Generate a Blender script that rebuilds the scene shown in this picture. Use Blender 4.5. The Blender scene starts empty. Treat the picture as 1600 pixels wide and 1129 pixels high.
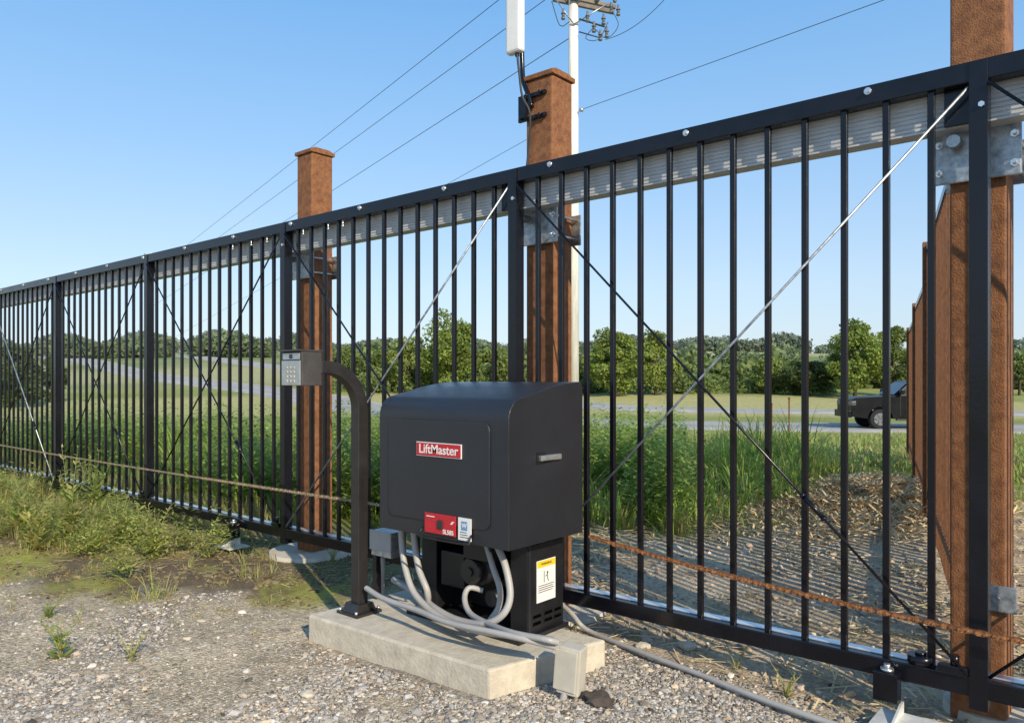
import bpy, bmesh, math, random
import numpy as np
from mathutils import Vector, Matrix
rng=np.random.default_rng(7); random.seed(7)
S=bpy.context.scene; C=S.collection
CA,SA=.763,.6465   # camera heading in gate coordinates (x along the gate, y away from the yard)
EYE=1.2; F=1200.
def c2w(X,Y): return (CA*X-SA*Y, SA*X+CA*Y)
def P(px,py,n):
    a=(px-800)/F; Y=n/(SA*a+CA); u,_=c2w(a*Y,Y); return Vector((u,n,EYE-(py-595)*Y/F))
def G(px,py,z=0.):
    Y=(EYE-z)*F/(py-595); a=(px-800)/F; u,n=c2w(a*Y,Y); return Vector((u,n,z))
# ---------------------------------------------------------------- terrain
def sst(a,b,x):
    t=np.clip((x-a)/(b-a),0,1); return t*t*(3-2*t)
def wob(x,y,s,seed=0):
    r=np.random.default_rng(seed); o=0
    for k in range(7):
        an=r.uniform(0,6.28); f=s*(1.0+.75*k); o=o+np.sin((x*math.cos(an)+y*math.sin(an))*f+r.uniform(0,6.28))/(1+.55*k)
    return o/2.6
def terr(X,Y):
    X=np.asarray(X,float); Y=np.asarray(Y,float)
    z=-.80*sst(12,28,Y)-.08*sst(28,50,Y)
    t=np.clip(Y-52,0,None); z=z+.047*(np.sqrt(t*t+64)-8)*(1-sst(330,430,Y))+13.5*sst(330,430,Y)*(1-sst(500,1500,Y))
    z=z+sst(80,220,Y)*(1.5*np.sin(X/75+1)+.9*np.sin(X/31+Y/60))*(1-sst(500,1500,Y))
    z=z+sst(70,200,Y)*sst(20,140,-X)*2.2*(1-sst(500,1500,Y))
    return z
def gz(u,n):
    u=np.asarray(u,float); n=np.asarray(n,float)
    X=CA*u+SA*n; Y=-SA*u+CA*n
    near=1-sst(14,30,np.hypot(X,Y))
    return terr(X,Y)+near*(.012*wob(u,n,2.2,3)+.006*wob(u,n,9,4)) - .008
# ---------------------------------------------------------------- materials
def newmat(name):
    m=bpy.data.materials.new(name); m.use_nodes=True; nt=m.node_tree; return m,nt,nt.nodes['Principled BSDF']
def mat(name,col,rough=.5,metal=0.,var=.15,scale=8.,bump=0.,bscale=60.,stretch=None,col2=None,coat=0.,rvar=.08,spec=None,edges=(.35,.65)):
    m,nt,b=newmat(name); N=nt.nodes; L=nt.links
    tc=N.new('ShaderNodeTexCoord'); mp=N.new('ShaderNodeMapping'); L.new(tc.outputs['Object'],mp.inputs[0])
    if stretch: mp.inputs['Scale'].default_value=stretch
    no=N.new('ShaderNodeTexNoise'); no.inputs['Scale'].default_value=scale; no.inputs['Detail'].default_value=8; no.inputs['Roughness'].default_value=.65
    L.new(mp.outputs[0],no.inputs[0])
    cr=N.new('ShaderNodeValToRGB'); L.new(no.outputs[0],cr.inputs[0])
    c1=[c*(1-var) for c in col]+[1]; c2=(list(col2)+[1]) if col2 else [min(1,c*(1+var)) for c in col]+[1]
    cr.color_ramp.elements[0].position=edges[0]; cr.color_ramp.elements[1].position=edges[1]
    cr.color_ramp.elements[0].color=c1; cr.color_ramp.elements[1].color=c2
    L.new(cr.outputs[0],b.inputs['Base Color'])
    mr=N.new('ShaderNodeMapRange'); mr.inputs[3].default_value=max(.02,rough-rvar); mr.inputs[4].default_value=min(1,rough+rvar)
    mr.inputs[1].default_value=.3; mr.inputs[2].default_value=.7
    L.new(no.outputs[0],mr.inputs[0]); L.new(mr.outputs[0],b.inputs['Roughness'])
    b.inputs['Metallic'].default_value=metal; b.inputs['Coat Weight'].default_value=coat
    if spec is not None: b.inputs['Specular IOR Level'].default_value=spec
    if bump:
        n2=N.new('ShaderNodeTexNoise'); n2.inputs['Scale'].default_value=bscale; n2.inputs['Detail'].default_value=5; L.new(mp.outputs[0],n2.inputs[0])
        bp=N.new('ShaderNodeBump'); bp.inputs['Strength'].default_value=bump; bp.inputs['Distance'].default_value=.01
        L.new(n2.outputs[0],bp.inputs['Height']); L.new(bp.outputs[0],b.inputs['Normal'])
    return m
def leafmat(name,rough=.6,trans=.35):
    m,nt,b=newmat(name); N=nt.nodes; L=nt.links
    at=N.new('ShaderNodeAttribute'); at.attribute_name='Col'
    L.new(at.outputs['Color'],b.inputs['Base Color']); b.inputs['Roughness'].default_value=rough; b.inputs['Specular IOR Level'].default_value=.25
    if trans>0:
        tr=N.new('ShaderNodeBsdfTranslucent'); L.new(at.outputs['Color'],tr.inputs[0])
        mx=N.new('ShaderNodeMixShader'); mx.inputs[0].default_value=trans
        L.new(b.outputs[0],mx.inputs[1]); L.new(tr.outputs[0],mx.inputs[2]); L.new(mx.outputs[0],N['Material Output'].inputs[0])
    return m
def groundmat():
    m,nt,b=newmat('ground_soil'); N=nt.nodes; L=nt.links
    at=N.new('ShaderNodeAttribute'); at.attribute_name='Col'
    tc=N.new('ShaderNodeTexCoord')
    def noise(s,d=8,r=.6):
        n=N.new('ShaderNodeTexNoise'); n.inputs['Scale'].default_value=s; n.inputs['Detail'].default_value=d; n.inputs['Roughness'].default_value=r; L.new(tc.outputs['Object'],n.inputs[0]); return n
    def mrange(src,a,b_,c,d):
        r=N.new('ShaderNodeMapRange'); r.inputs[1].default_value=a; r.inputs[2].default_value=b_; r.inputs[3].default_value=c; r.inputs[4].default_value=d; L.new(src,r.inputs[0]); return r.outputs[0]
    def mul(a,b_):
        x=N.new('ShaderNodeMath'); x.operation='MULTIPLY'; L.new(a,x.inputs[0]); L.new(b_,x.inputs[1]); return x.outputs[0]
    n1=noise(2.6,12,.78); n2=noise(34,8,.75)
    v=N.new('ShaderNodeTexVoronoi'); v.inputs['Scale'].default_value=70; L.new(tc.outputs['Object'],v.inputs[0])
    v2=N.new('ShaderNodeTexVoronoi'); v2.inputs['Scale'].default_value=170; L.new(tc.outputs['Object'],v2.inputs[0])
    sv=N.new('ShaderNodeSeparateColor'); L.new(v.outputs['Color'],sv.inputs[0])
    sv2=N.new('ShaderNodeSeparateColor'); L.new(v2.outputs['Color'],sv2.inputs[0])
    peb=mul(mrange(sv.outputs[0],0,1,.72,1.22),mrange(sv2.outputs[0],0,1,.72,1.25))
    mixf=N.new('ShaderNodeMix'); L.new(at.outputs['Alpha'],mixf.inputs[0]); mixf.inputs[2].default_value=1; L.new(peb,mixf.inputs[3])
    f=mul(mul(mrange(n1.outputs[0],.3,.7,.62,1.35),mrange(n2.outputs[0],.3,.7,.60,1.38)),mixf.outputs[0])
    vm=N.new('ShaderNodeVectorMath'); vm.operation='SCALE'; L.new(at.outputs['Color'],vm.inputs[0]); L.new(f,vm.inputs['Scale'])
    L.new(vm.outputs[0],b.inputs['Base Color']); b.inputs['Roughness'].default_value=.95; b.inputs['Specular IOR Level'].default_value=.15
    bp=N.new('ShaderNodeBump'); bp.inputs['Strength'].default_value=.8; bp.inputs['Distance'].default_value=.012
    h=N.new('ShaderNodeMath'); h.operation='SUBTRACT'; L.new(n2.outputs[0],h.inputs[0]); L.new(mul(v.outputs['Distance'],at.outputs['Alpha']),h.inputs[1])
    L.new(h.outputs[0],bp.inputs['Height']); L.new(bp.outputs[0],b.inputs['Normal']); return m
M=dict(
 black=mat('black_gloss_paint',(.0055,.006,.010),.24,0,.25,6,.04,90,spec=.42),
 box=mat('charcoal_powder_coat',(.0165,.018,.0235),.34,0,.12,3.5,.22,420,spec=.6,rvar=.08),
 chassis=mat('black_chassis_paint',(.010,.010,.012),.42,0,.3,10,.05),
 rust=mat('weathering_steel',(.17,.068,.032),.78,0,.22,30,.45,170,col2=(.33,.148,.066),rvar=.10,spec=.3,edges=(.28,.72)),
 rustdark=mat('rusty_chain_steel',(.16,.065,.03),.8,.1,.3,70,.5,200,col2=(.48,.21,.075)),
 palechain=mat('pale_dusty_chain',(.24,.17,.10),.85,0,.3,40,.4,200,col2=(.45,.35,.22)),
 galv=mat('galvanised_steel',(.34,.37,.40),.42,.75,.22,35,.05,col2=(.6,.63,.66)),
 strip=mat('bright_glint_steel',(.70,.72,.74),.30,.6,.15,12,.05,col2=(.85,.86,.88)),  # highlight colour for the sunlit top of the bottom rail
 zinc=mat('zinc_bolt_metal',(.75,.75,.74),.28,.9,.1,20),
 alu=mat('dull_aluminium',(.54,.55,.56),.5,.1,.10,14,.08,stretch=(.5,6,6)),
 conc=mat('cast_concrete',(.50,.44,.35),.92,0,.10,14,.35,70,col2=(.62,.56,.45),edges=(.3,.65)),
 conduit=mat('grey_flexible_conduit',(.38,.37,.36),.45,0,.08,9),
 greybox=mat('beige_grey_enclosure',(.50,.47,.40),.55,0,.1,9),
 foot=mat('pale_galvanised_foot',(.62,.62,.60),.5,.2,.15,20),
 gooseneck=mat('dark_bronze_paint',(.024,.022,.022),.36,0,.2,12,.08),
 kpbox=mat('warm_grey_housing',(.060,.056,.054),.42,0,.2,12,.08),
 white=mat('white_plastic',(.78,.78,.76),.4,0,.05,5),
 red=mat('red_label',(.50,.02,.03),.4,0,.08,20),
 yellow=mat('amber_label',(.88,.55,.02),.5,0,.05,20),
 blue=mat('blue_print',(.14,.30,.52),.5,0,.05,20),
 ink=mat('dark_print',(.03,.03,.03),.6,0,.05,20),
 slot=mat('slot_shadow',(.002,.002,.002),1.0,0,.05,20,spec=0.),
 silver=mat('brushed_steel',(.55,.56,.56),.35,.8,.1,30),
 wood=mat('bleached_pole_wood',(.66,.63,.57),.85,0,.12,3,.3,40,stretch=(6,6,.4),col2=(.84,.82,.77)),
 dwood=mat('weathered_arm_wood',(.20,.17,.14),.85,0,.3,5,.2),
 wire=mat('dark_wire',(.03,.035,.04),.6,0,.1,3),
 porcelain=mat('grey_porcelain',(.16,.17,.19),.3,0,.1,6),
 asphalt=mat('road_asphalt',(.36,.35,.33),1.0,0,.10,.5,0,col2=(.46,.445,.41),spec=.05,rvar=0),
 paint=mat('road_paint',(.7,.7,.66),.8,0,.1,3),
 truck=mat('black_car_paint',(.003,.0035,.006),.35,0,.1,3,spec=.25),
 glass=mat('dark_window_glass',(.01,.012,.016),.12,0,.1,3,spec=.5),
 rubber=mat('tyre_rubber',(.012,.012,.012),.85,0,.2,20),
 chrome=mat('lamp_housing',(.12,.12,.13),.25,.5,.05,5),
 bark=mat('tree_bark',(.075,.055,.04),.9,0,.3,4,.4,12,stretch=(3,3,.6)),
 rock=mat('dark_field_stone',(.07,.055,.045),.9,0,.35,14,.5,40),
 leaf=leafmat('leaf_green'), grass=leafmat('grass_blade',.5,.5), straw=leafmat('dry_straw',.8,.25), stone=leafmat('gravel_stone',.9,0.0),
 ground=groundmat())
# ---------------------------------------------------------------- object helpers
def wl(o):
    v=Vector((0,0,0))
    while o is not None: v=v+o.location; o=o.parent
    return v
def tag(o,label=None,cat=None,group=None,kind=None):
    if label: o['label']=label
    if cat: o['category']=cat
    if group: o['group']=group
    if kind: o['kind']=kind
    return o
def thing(name,loc,label,cat,group=None,rz=0.):
    o=bpy.data.objects.new(name,None); C.objects.link(o); o.location=loc; o.rotation_euler=(0,0,rz); o.empty_display_size=.1
    return tag(o,label,cat,group)
class MB:
    def __init__(s): s.b=bmesh.new()
    def box(s,c0,c1,bev=0.,rot=None,seg=2):
        lo=Vector([min(a,b) for a,b in zip(c0,c1)]); hi=Vector([max(a,b) for a,b in zip(c0,c1)])
        mt=Matrix.Translation((lo+hi)/2)
        if rot is not None: mt=mt@rot.to_4x4()
        d=hi-lo
        r=bmesh.ops.create_cube(s.b,size=1,matrix=mt@Matrix.Diagonal((d.x,d.y,d.z,1)))
        if bev>0:
            es=list({e for v in r['verts'] for e in v.link_edges}); bmesh.ops.bevel(s.b,geom=es,offset=bev,segments=seg,affect='EDGES',profile=.6)
        return s
    def cyl(s,p0,p1,r0,r1=None,seg=20,smooth=True):
        r1=r0 if r1 is None else r1; p0=Vector(p0); p1=Vector(p1); d=p1-p0
        q=d.to_track_quat('Z','Y').to_matrix().to_4x4()
        r=bmesh.ops.create_cone(s.b,cap_ends=True,segments=seg,radius1=r0,radius2=max(r1,1e-5),depth=d.length,matrix=Matrix.Translation((p0+p1)/2)@q)
        if smooth:
            for f in {f for v in r['verts'] for f in v.link_faces}:
                if len(f.verts)==4: f.smooth=True
        return s
    def tube(s,path,r,seg=8,caps=True,sq=False):
        n=len(path); path=[Vector(p) for p in path]; rs=r if hasattr(r,'__len__') else [r]*n
        t=(path[1]-path[0]).normalized(); ref=Vector((0,0,1)) if abs(t.z)<.9 else Vector((1,0,0))
        x=t.cross(ref).normalized(); rings=[]
        for i,p in enumerate(path):
            t=(path[min(i+1,n-1)]-path[max(i-1,0)])
            if t.length<1e-9: t=Vector((0,0,1))
            t.normalize(); x=(x-t*x.dot(t)).normalized(); y=t.cross(x); ring=[]
            for k in range(seg):
                an=2*math.pi*(k+(.5 if sq else 0))/seg; ring.append(s.b.verts.new(p+(x*math.cos(an)+y*math.sin(an))*rs[i]*(1.4142 if sq else 1)))
            rings.append(ring)
        for a,b in zip(rings,rings[1:]):
            for k in range(seg):
                f=s.b.faces.new((a[k],a[(k+1)%seg],b[(k+1)%seg],b[k])); f.smooth=not sq
        if caps: s.b.faces.new(rings[0][::-1]); s.b.faces.new(rings[-1])
        return s
    def prism(s,pts,axis,a,b,smooth=False):
        def mk(p,t):
            if axis=='x': return (t,p[0],p[1])
            if axis=='y': return (p[0],t,p[1])
            return (p[0],p[1],t)
        A=[s.b.verts.new(mk(p,a)) for p in pts]; B=[s.b.verts.new(mk(p,b)) for p in pts]; n=len(pts)
        for k in range(n):
            f=s.b.faces.new((A[k],A[(k+1)%n],B[(k+1)%n],B[k])); f.smooth=smooth
        s.b.faces.new(A[::-1]); s.b.faces.new(B); return s
    def build(s,name,m,parent=None,label=None,bevel=None,world=True):
        bmesh.ops.recalc_face_normals(s.b,faces=s.b.faces)
        me=bpy.data.meshes.new(name); s.b.to_mesh(me); s.b.free(); me.materials.append(m)
        if parent is not None and world: me.transform(Matrix.Translation(-wl(parent)))
        o=bpy.data.objects.new(name,me); C.objects.link(o); o.parent=parent
        if label: o['label']=label
        if bevel:
            bm=o.modifiers.new('bevel','BEVEL'); bm.width=bevel; bm.segments=2; bm.limit_method='ANGLE'
        return o
def catm(pts,step=.03):
    pts=[Vector(p) for p in pts]; q=[pts[0]*2-pts[1]]+pts+[pts[-1]*2-pts[-2]]; out=[]
    for i in range(1,len(q)-2):
        n=max(2,int((q[i+1]-q[i]).length/step))
        for k in range(n):
            t=k/n; a,b,c,d=q[i-1:i+3]
            out.append(.5*((2*b)+(c-a)*t+(2*a-5*b+4*c-d)*t*t+(3*b-a-3*c+d)*t**3))
    out.append(pts[-1]); return out
def dup(o,loc,parent=None):
    c=o.copy(); C.objects.link(c); c.location=loc; c.parent=parent; return c
def tri_mesh(name,V,T,m,col=None,parent=None,smooth=False):
    V=np.asarray(V,np.float32); T=np.asarray(T,np.int32); me=bpy.data.meshes.new(name)
    me.vertices.add(len(V)); me.vertices.foreach_set('co',V.ravel()); k=T.shape[1]
    me.loops.add(T.size); me.loops.foreach_set('vertex_index',T.ravel()); me.polygons.add(len(T))
    me.polygons.foreach_set('loop_start',np.arange(0,T.size,k,dtype=np.int32)); me.polygons.foreach_set('loop_total',np.full(len(T),k,np.int32))
    me.polygons.foreach_set('use_smooth',np.full(len(T),smooth,bool))
    me.update(calc_edges=True)
    if col is not None:
        ca=me.color_attributes.new('Col','FLOAT_COLOR','POINT'); c=np.ones((len(V),4),np.float32); c[:,:col.shape[1]]=col; ca.data.foreach_set('color',c.ravel())
    me.materials.append(m); o=bpy.data.objects.new(name,me); C.objects.link(o); o.parent=parent; return o
def text(s,size,loc,m,parent,name='lettering',bold=0.,rot=None,sx=1.,align='CENTER'):
    cu=bpy.data.curves.new('t','FONT'); cu.body=s; cu.size=size; cu.align_x=align; cu.align_y='CENTER'; cu.extrude=.0004; cu.offset=bold
    to=bpy.data.objects.new('t',cu); C.objects.link(to); bpy.context.view_layer.update()
    me=bpy.data.meshes.new_from_object(to.evaluated_get(bpy.context.evaluated_depsgraph_get())); bpy.data.objects.remove(to)
    R=rot if rot is not None else Matrix.Rotation(math.pi/2,4,'X')
    me.transform(Matrix.Translation(Vector(loc)-wl(parent))@R@Matrix.Diagonal((sx,1,1,1))); me.materials.clear(); me.materials.append(m); me.name=name
    o=bpy.data.objects.new(name,me); C.objects.link(o); o.parent=parent; return o
# ---------------------------------------------------------------- camera, light, sky
cam=bpy.data.cameras.new('camera'); co=bpy.data.objects.new('camera',cam); C.objects.link(co); S.camera=co
co.location=(0,0,EYE); co.rotation_euler=(math.pi/2,0,math.atan2(SA,CA)); cam.lens=27; cam.sensor_width=36; cam.shift_y=(595-564.5)/1600; cam.clip_end=9000; cam.clip_start=.05
SUNE=math.radians(28.5); az=math.radians(24); sd=Vector((math.cos(az)*math.cos(SUNE),-math.sin(az)*math.cos(SUNE),math.sin(SUNE)))
sl=bpy.data.lights.new('sun','SUN'); sl.energy=5.0; sl.angle=math.radians(.5); sl.color=(1,.87,.66)
so=bpy.data.objects.new('sun',sl); C.objects.link(so); so.rotation_euler=sd.to_track_quat('Z','Y').to_euler(); so.location=(0,0,30)
W=bpy.data.worlds.new('World'); S.world=W; W.use_nodes=True; wn=W.node_tree; WN=wn.nodes; WL=wn.links
sk=WN.new('ShaderNodeTexSky'); sk.sky_type='NISHITA'; sk.sun_disc=False; sk.sun_elevation=SUNE; sk.sun_rotation=math.atan2(sd.x,sd.y)
sk.air_density=1.0; sk.dust_density=.7; sk.ozone_density=1.6
tcw=WN.new('ShaderNodeTexCoord'); sx_=WN.new('ShaderNodeSeparateXYZ'); WL.new(tcw.outputs['Generated'],sx_.inputs[0])
crw=WN.new('ShaderNodeValToRGB'); WL.new(sx_.outputs['Z'],crw.inputs[0]); E=crw.color_ramp.elements
E[0].position=0; E[0].color=(.42,.50,.60,1); E[1].position=1; E[1].color=(.08,.22,.46,1)
for p_,c_ in ((.12,(.39,.52,.67,1)),(.28,(.24,.44,.70,1)),(.44,(.14,.36,.68,1))):
    e=E.new(p_); e.color=c_
s1=WN.new('ShaderNodeVectorMath'); s1.operation='SCALE'; WL.new(sk.outputs[0],s1.inputs[0]); s1.inputs['Scale'].default_value=.40
s2=WN.new('ShaderNodeVectorMath'); s2.operation='SCALE'; WL.new(crw.outputs[0],s2.inputs[0]); s2.inputs['Scale'].default_value=1/.13
s3=WN.new('ShaderNodeVectorMath'); s3.operation='ADD'; WL.new(s1.outputs[0],s3.inputs[0]); WL.new(s2.outputs[0],s3.inputs[1])
WL.new(s3.outputs[0],WN['Background'].inputs[0]); WN['Background'].inputs[1].default_value=.13
S.view_settings.view_transform='Standard'; S.view_settings.look='None'; S.view_settings.exposure=0
# ---------------------------------------------------------------- ground
NA=720; rr=np.concatenate([[.3],1.5*1.0345**np.arange(0,238)]); NR=len(rr)
th=np.linspace(0,2*np.pi,NA,endpoint=False); R_,T_=np.meshgrid(rr,th,indexing='ij')
Xc=(R_*np.sin(T_)).ravel(); Yc=(R_*np.cos(T_)).ravel(); U=CA*Xc-SA*Yc; Nn=SA*Xc+CA*Yc
Z=gz(U,Nn)
def sandm(U,N):
    w=wob(U,N,3.1,11); return sst(-.35,.45,w+.35*wob(U,N,7,14)+1.0*sst(2.3,3.4,-U)-.42)
def soilm(U,N):
    e=wob(U,N,3.1,11)*.22+wob(U,N,8.,12)*.08; f=wob(U,N,17,15)*.12
    return np.clip(sst(-.15,.22,N-np.maximum(1.55,2.35+(U+3.7)*.7)+e*1.3+f)*sst(3.1,3.7,-U+e*.5),0,1)
def region(U,N):
    w=wob(U,N,3.1,11); w2=wob(U,N,8.,12); w3=wob(U,N,.35,13); D=np.hypot(U,N); w4=wob(U,N,19,16)
    e=w*.22+w2*.08
    sand=sandm(U,N)[:,None]
    gravel=np.array([.33,.285,.235])*(1-sand)+np.array([.52,.425,.30])*sand
    soilL=soilm(U,N)
    soilc=np.array([.16,.12,.075]); mossc=np.array([.30,.29,.07])
    mo=sst(.0,.7,w+.6*w2+.45*w4+.35*sst(4.5,6,-U))
    sc=soilc*(1-mo[:,None])+mossc*mo[:,None]
    c=gravel*(1-soilL[:,None])+sc*soilL[:,None]
    back=sst(2.75,3.05,N+e*.3); bc=np.array([.46,.365,.25])*(1+.22*w[:,None]+.18*w2[:,None])
    bk=np.array([.19,.17,.08]); lf=sst(2.8,3.8,-U)[:,None]; bc=bc*(1-lf)+bk*lf
    c=c*(1-back[:,None])+bc*back[:,None]
    gr=np.clip(sst(3.5,4.4,N+e)*sst(4.2,5.0,-U)+sst(5.0,6.0,N+e)*sst(2.3,3.2,-U-.06*(N-5)+e)+sst(9,10.5,N+e),0,1)
    gc=np.array([.19,.22,.055])*(1+.25*w3[:,None])
    c=c*(1-gr[:,None])+gc*gr[:,None]
    far=sst(18,27,D)[:,None]; fc=np.array([.27,.29,.085])*(1+.2*w3[:,None]); c=c*(1-far)+fc*far
    s=sst(44,54,D+6*w3)*(1-sst(74,80,D)); c=c*(1-s[:,None])+np.array([.44,.40,.17])*s[:,None]
    fld=wob(U,N,.03,21); f2=sst(85,110,D); dry=sst(-.25,.2,fld)
    fc2=np.array([.19,.24,.09])*(1-dry[:,None])+np.array([.40,.38,.19])*dry[:,None]
    c=c*(1-f2[:,None])+fc2*f2[:,None]
    g=np.clip((1-soilL)*(1-sst(2.8,3.1,N)*(.45+.3*sst(2.4,3.6,-U)))*(1-gr)*(1-far[:,0]),0,1)
    return np.concatenate([c,g[:,None]],1)
colr=region(U,Nn)
V=np.stack([U,Nn,Z],1); idx=np.arange(NR*NA).reshape(NR,NA); a=idx[:-1]; b=idx[1:]
Q=np.stack([a,np.roll(a,-1,1),np.roll(b,-1,1),b],-1).reshape(-1,4)[:,::-1]
o=tri_mesh('ground',V,Q,M['ground'],colr,smooth=True); o['kind']='structure'
def road(name,pts,w,m,off=0.,lift=.03,skirt=0.):
    p=catm([Vector((x,y,0)) for x,y in pts],1.2); VV=[];QQ=[]
    ks=[(-w/2-skirt,1),(-w/2,0),(-w/6,0),(w/6,0),(w/2,0),(w/2+skirt,1)] if skirt else [(-w/2,0),(w/2,0)]; nk=len(ks)
    for i,q in enumerate(p):
        t=(p[min(i+1,len(p)-1)]-p[max(i-1,0)]).normalized(); s=Vector((t.y,-t.x,0))
        for k,dn in ks:
            r=q+s*(off+k); z=float(terr(r.x,r.y))+(-.12 if dn else lift+.0012*abs(r.y)); u,n=c2w(r.x,r.y); VV.append((u,n,z))
    for i in range(len(p)-1):
        for k in range(nk-1): QQ.append((nk*i+k,nk*i+nk+k,nk*i+nk+1+k,nk*i+k+1))
    o=tri_mesh(name,VV,QQ,m); o['kind']='structure'; return o
R1=[(75,27),(40,29.5),(20,31.8),(5,36.5),(-7,50),(-25,80),(-58,120),(-113,200),(-185,300)]
R2=[(95,43),(50,46),(25,50),(8,57),(0,72),(-14,104),(-46,146),(-100,228),(-170,332)]
road('road',R1,5.2,M['asphalt'],lift=.05,skirt=.9); road('road',R2,4.4,M['asphalt'],lift=.05,skirt=.9)
for off in (-2.4,2.4): road('road_edge_line',R1,.12,M['paint'],off=off,lift=.058)
# ---------------------------------------------------------------- gravel stones
ph=(1+5**.5)/2
ico=np.array([(-1,ph,0),(1,ph,0),(-1,-ph,0),(1,-ph,0),(0,-1,ph),(0,1,ph),(0,-1,-ph),(0,1,-ph),(ph,0,-1),(ph,0,1),(-ph,0,-1),(-ph,0,1)])/math.hypot(1,ph)
icf=np.array([(0,11,5),(0,5,1),(0,1,7),(0,7,10),(0,10,11),(1,5,9),(5,11,4),(11,10,2),(10,7,6),(7,1,8),(3,9,4),(3,4,2),(3,2,6),(3,6,8),(3,8,9),(4,9,5),(2,4,11),(6,2,10),(8,6,7),(9,8,1)])
def inview(u,n,m=1.12):
    X=CA*u+SA*n; Y=-SA*u+CA*n
    return (Y>1.8)&(np.abs(X)<Y*.667*m+.4)
def stones(name,u,n,r,cols):
    K=len(u); z=gz(u,n)
    jit=1+rng.uniform(-.42,.42,(K,12)); base=ico[None]*jit[...,None]*np.stack([r*rng.uniform(.8,1.45,K),r*rng.uniform(.6,1.1,K),r*rng.uniform(.45,.8,K)],1)[:,None,:]
    an=rng.uniform(0,6.28,K); ca,sa=np.cos(an)[:,None],np.sin(an)[:,None]
    x=base[...,0]*ca-base[...,1]*sa; y=base[...,0]*sa+base[...,1]*ca
    VV=np.stack([x+u[:,None],y+n[:,None],base[...,2]+(z+r*.12)[:,None]],-1).reshape(-1,3)
    TT=(icf[None]+12*np.arange(K)[:,None,None]).reshape(-1,3)
    o=tri_mesh(name,VV,TT,M['stone'],np.repeat(cols,12,0)); return tag(o,None,None,None,'stuff')
padq=[(-1.95,2.17),(-3.06,2.13),(-3.04,2.77),(-1.80,2.74)]
def notpad(u,n): return ~((u>-3.07)&(u<-1.80+(2.74-n)*-.25)&(n>2.12)&(n<2.78))
def stonecols(K,tint=(1,1,1)):
    v=np.clip(rng.normal(.36,.13,K),.07,.70)[:,None]; h=rng.uniform(-1,1,K)[:,None]
    return np.clip(v*np.array([1.07,.955,.82])*(1+h*np.array([.10,0,-.14]))*np.array(tint),0,1)
K=200000; Y=1/rng.uniform(1/6.5,1/2.2,K); X=rng.uniform(-1,1,K)*Y*.74; u,n=c2w(X,Y)
u=np.asarray(u);n=np.asarray(n); gcol=region(u,n); sand=sandm(u,n)
keep=inview(u,n)&(n<2.95)&notpad(u,n)&(rng.random(K)<(.008+.99*gcol[:,3]**2)*(1-.87*sand))
u,n=u[keep],n[keep]; r=np.clip(rng.lognormal(math.log(.0040),.52,len(u)),.002,.019)
o=stones('gravel',u,n,r,stonecols(len(u))); tag(o,'loose pale crushed gravel covering the yard in front of the gate','gravel')
K=26000; u=rng.uniform(-5,1.6,K); n=rng.uniform(2.95,7.5,K); g=region(u,n)[:,1]
keep=inview(u,n)&(rng.random(K)<np.where(u>-3.0,.4,.1))&(g>.18)
u,n=u[keep],n[keep]; o=stones('gravel',u,n,np.clip(rng.lognormal(math.log(.008),.5,len(u)),.004,.03),stonecols(len(u),(1.1,1,.9))); tag(o,'scattered brown stones on the bare soil behind the gate','gravel')
K=30000; u=rng.uniform(-10,-3,K); n=rng.uniform(1.2,3.4,K); keep=inview(u,n)&(soilm(u,n)>.4)&(wob(u,n,11,17)>-.1); u,n=u[keep],n[keep]
o=stones('soil_clods',u,n,np.clip(rng.lognormal(math.log(.006),.5,len(u)),.003,.02),stonecols(len(u),(.50,.44,.28))); tag(o,'small dark soil clods on the mossy ground left of the pad','soil')
# ---------------------------------------------------------------- grass
def blades(u,n,h,w,cols,lean=.35,la=None,z=None):
    K=len(u); z=gz(u,n) if z is None else z; la=rng.uniform(0,6.28,K) if la is None else la; an=la+np.pi/2+rng.uniform(-.6,.6,K); lr=rng.uniform(.1,1,K)*lean; ln=h*lr
    wx,wy=np.cos(an)*w/2,np.sin(an)*w/2; lx,ly=np.cos(la)*ln,np.sin(la)*ln
    v=np.zeros((K,7,3))
    for i,(t,ws) in enumerate(((0,.8),(.42,1),(.76,.7))):
        zz=z-.01+h*t*(1-.38*lr*t*t); k=t**1.9
        v[:,2*i]=np.stack([u-wx*ws+lx*k,n-wy*ws+ly*k,zz],1); v[:,2*i+1]=np.stack([u+wx*ws+lx*k,n+wy*ws+ly*k,zz],1)
    v[:,6]=np.stack([u+lx,n+ly,z+h*(1-.45*lr)],1)
    t=np.array([(0,1,3),(0,3,2),(2,3,5),(2,5,4),(4,5,6)])[None]+7*np.arange(K)[:,None,None]
    return v.reshape(-1,3),t.reshape(-1,3),np.repeat(cols,7,0)
def tufts(cu,cn,per,rad,h,w,base,lean,var=.3,dry=.08,dryc=(.50,.43,.20)):
    """tufts of blades fanning outwards from each centre"""
    K=len(cu)*per; i=np.repeat(np.arange(len(cu)),per); an=rng.uniform(0,6.28,K); rd=rng.uniform(0,1,K)**.7
    u=cu[i]+np.cos(an)*rad[i]*rd; n=cn[i]+np.sin(an)*rad[i]*rd; hh=h[i]*rng.uniform(.45,1.05,K); 
    tv=rng.uniform(1-var,1+var,(len(cu),1))[i]; c=np.array(base)[None]*tv*rng.uniform(.8,1.2,(K,1))*(1+rng.uniform(-.1,.1,(K,3)))
    td=rng.random(len(cu))[i]; d=rng.random(K)<dry*(.4+1.4*td); c[d]=np.array(dryc)*rng.uniform(.7,1.2,(d.sum(),1))
    return blades(u,n,hh,w*rng.uniform(.6,1.3,K),np.clip(c,0,1),lean,an+rng.uniform(-.7,.7,K))
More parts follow.
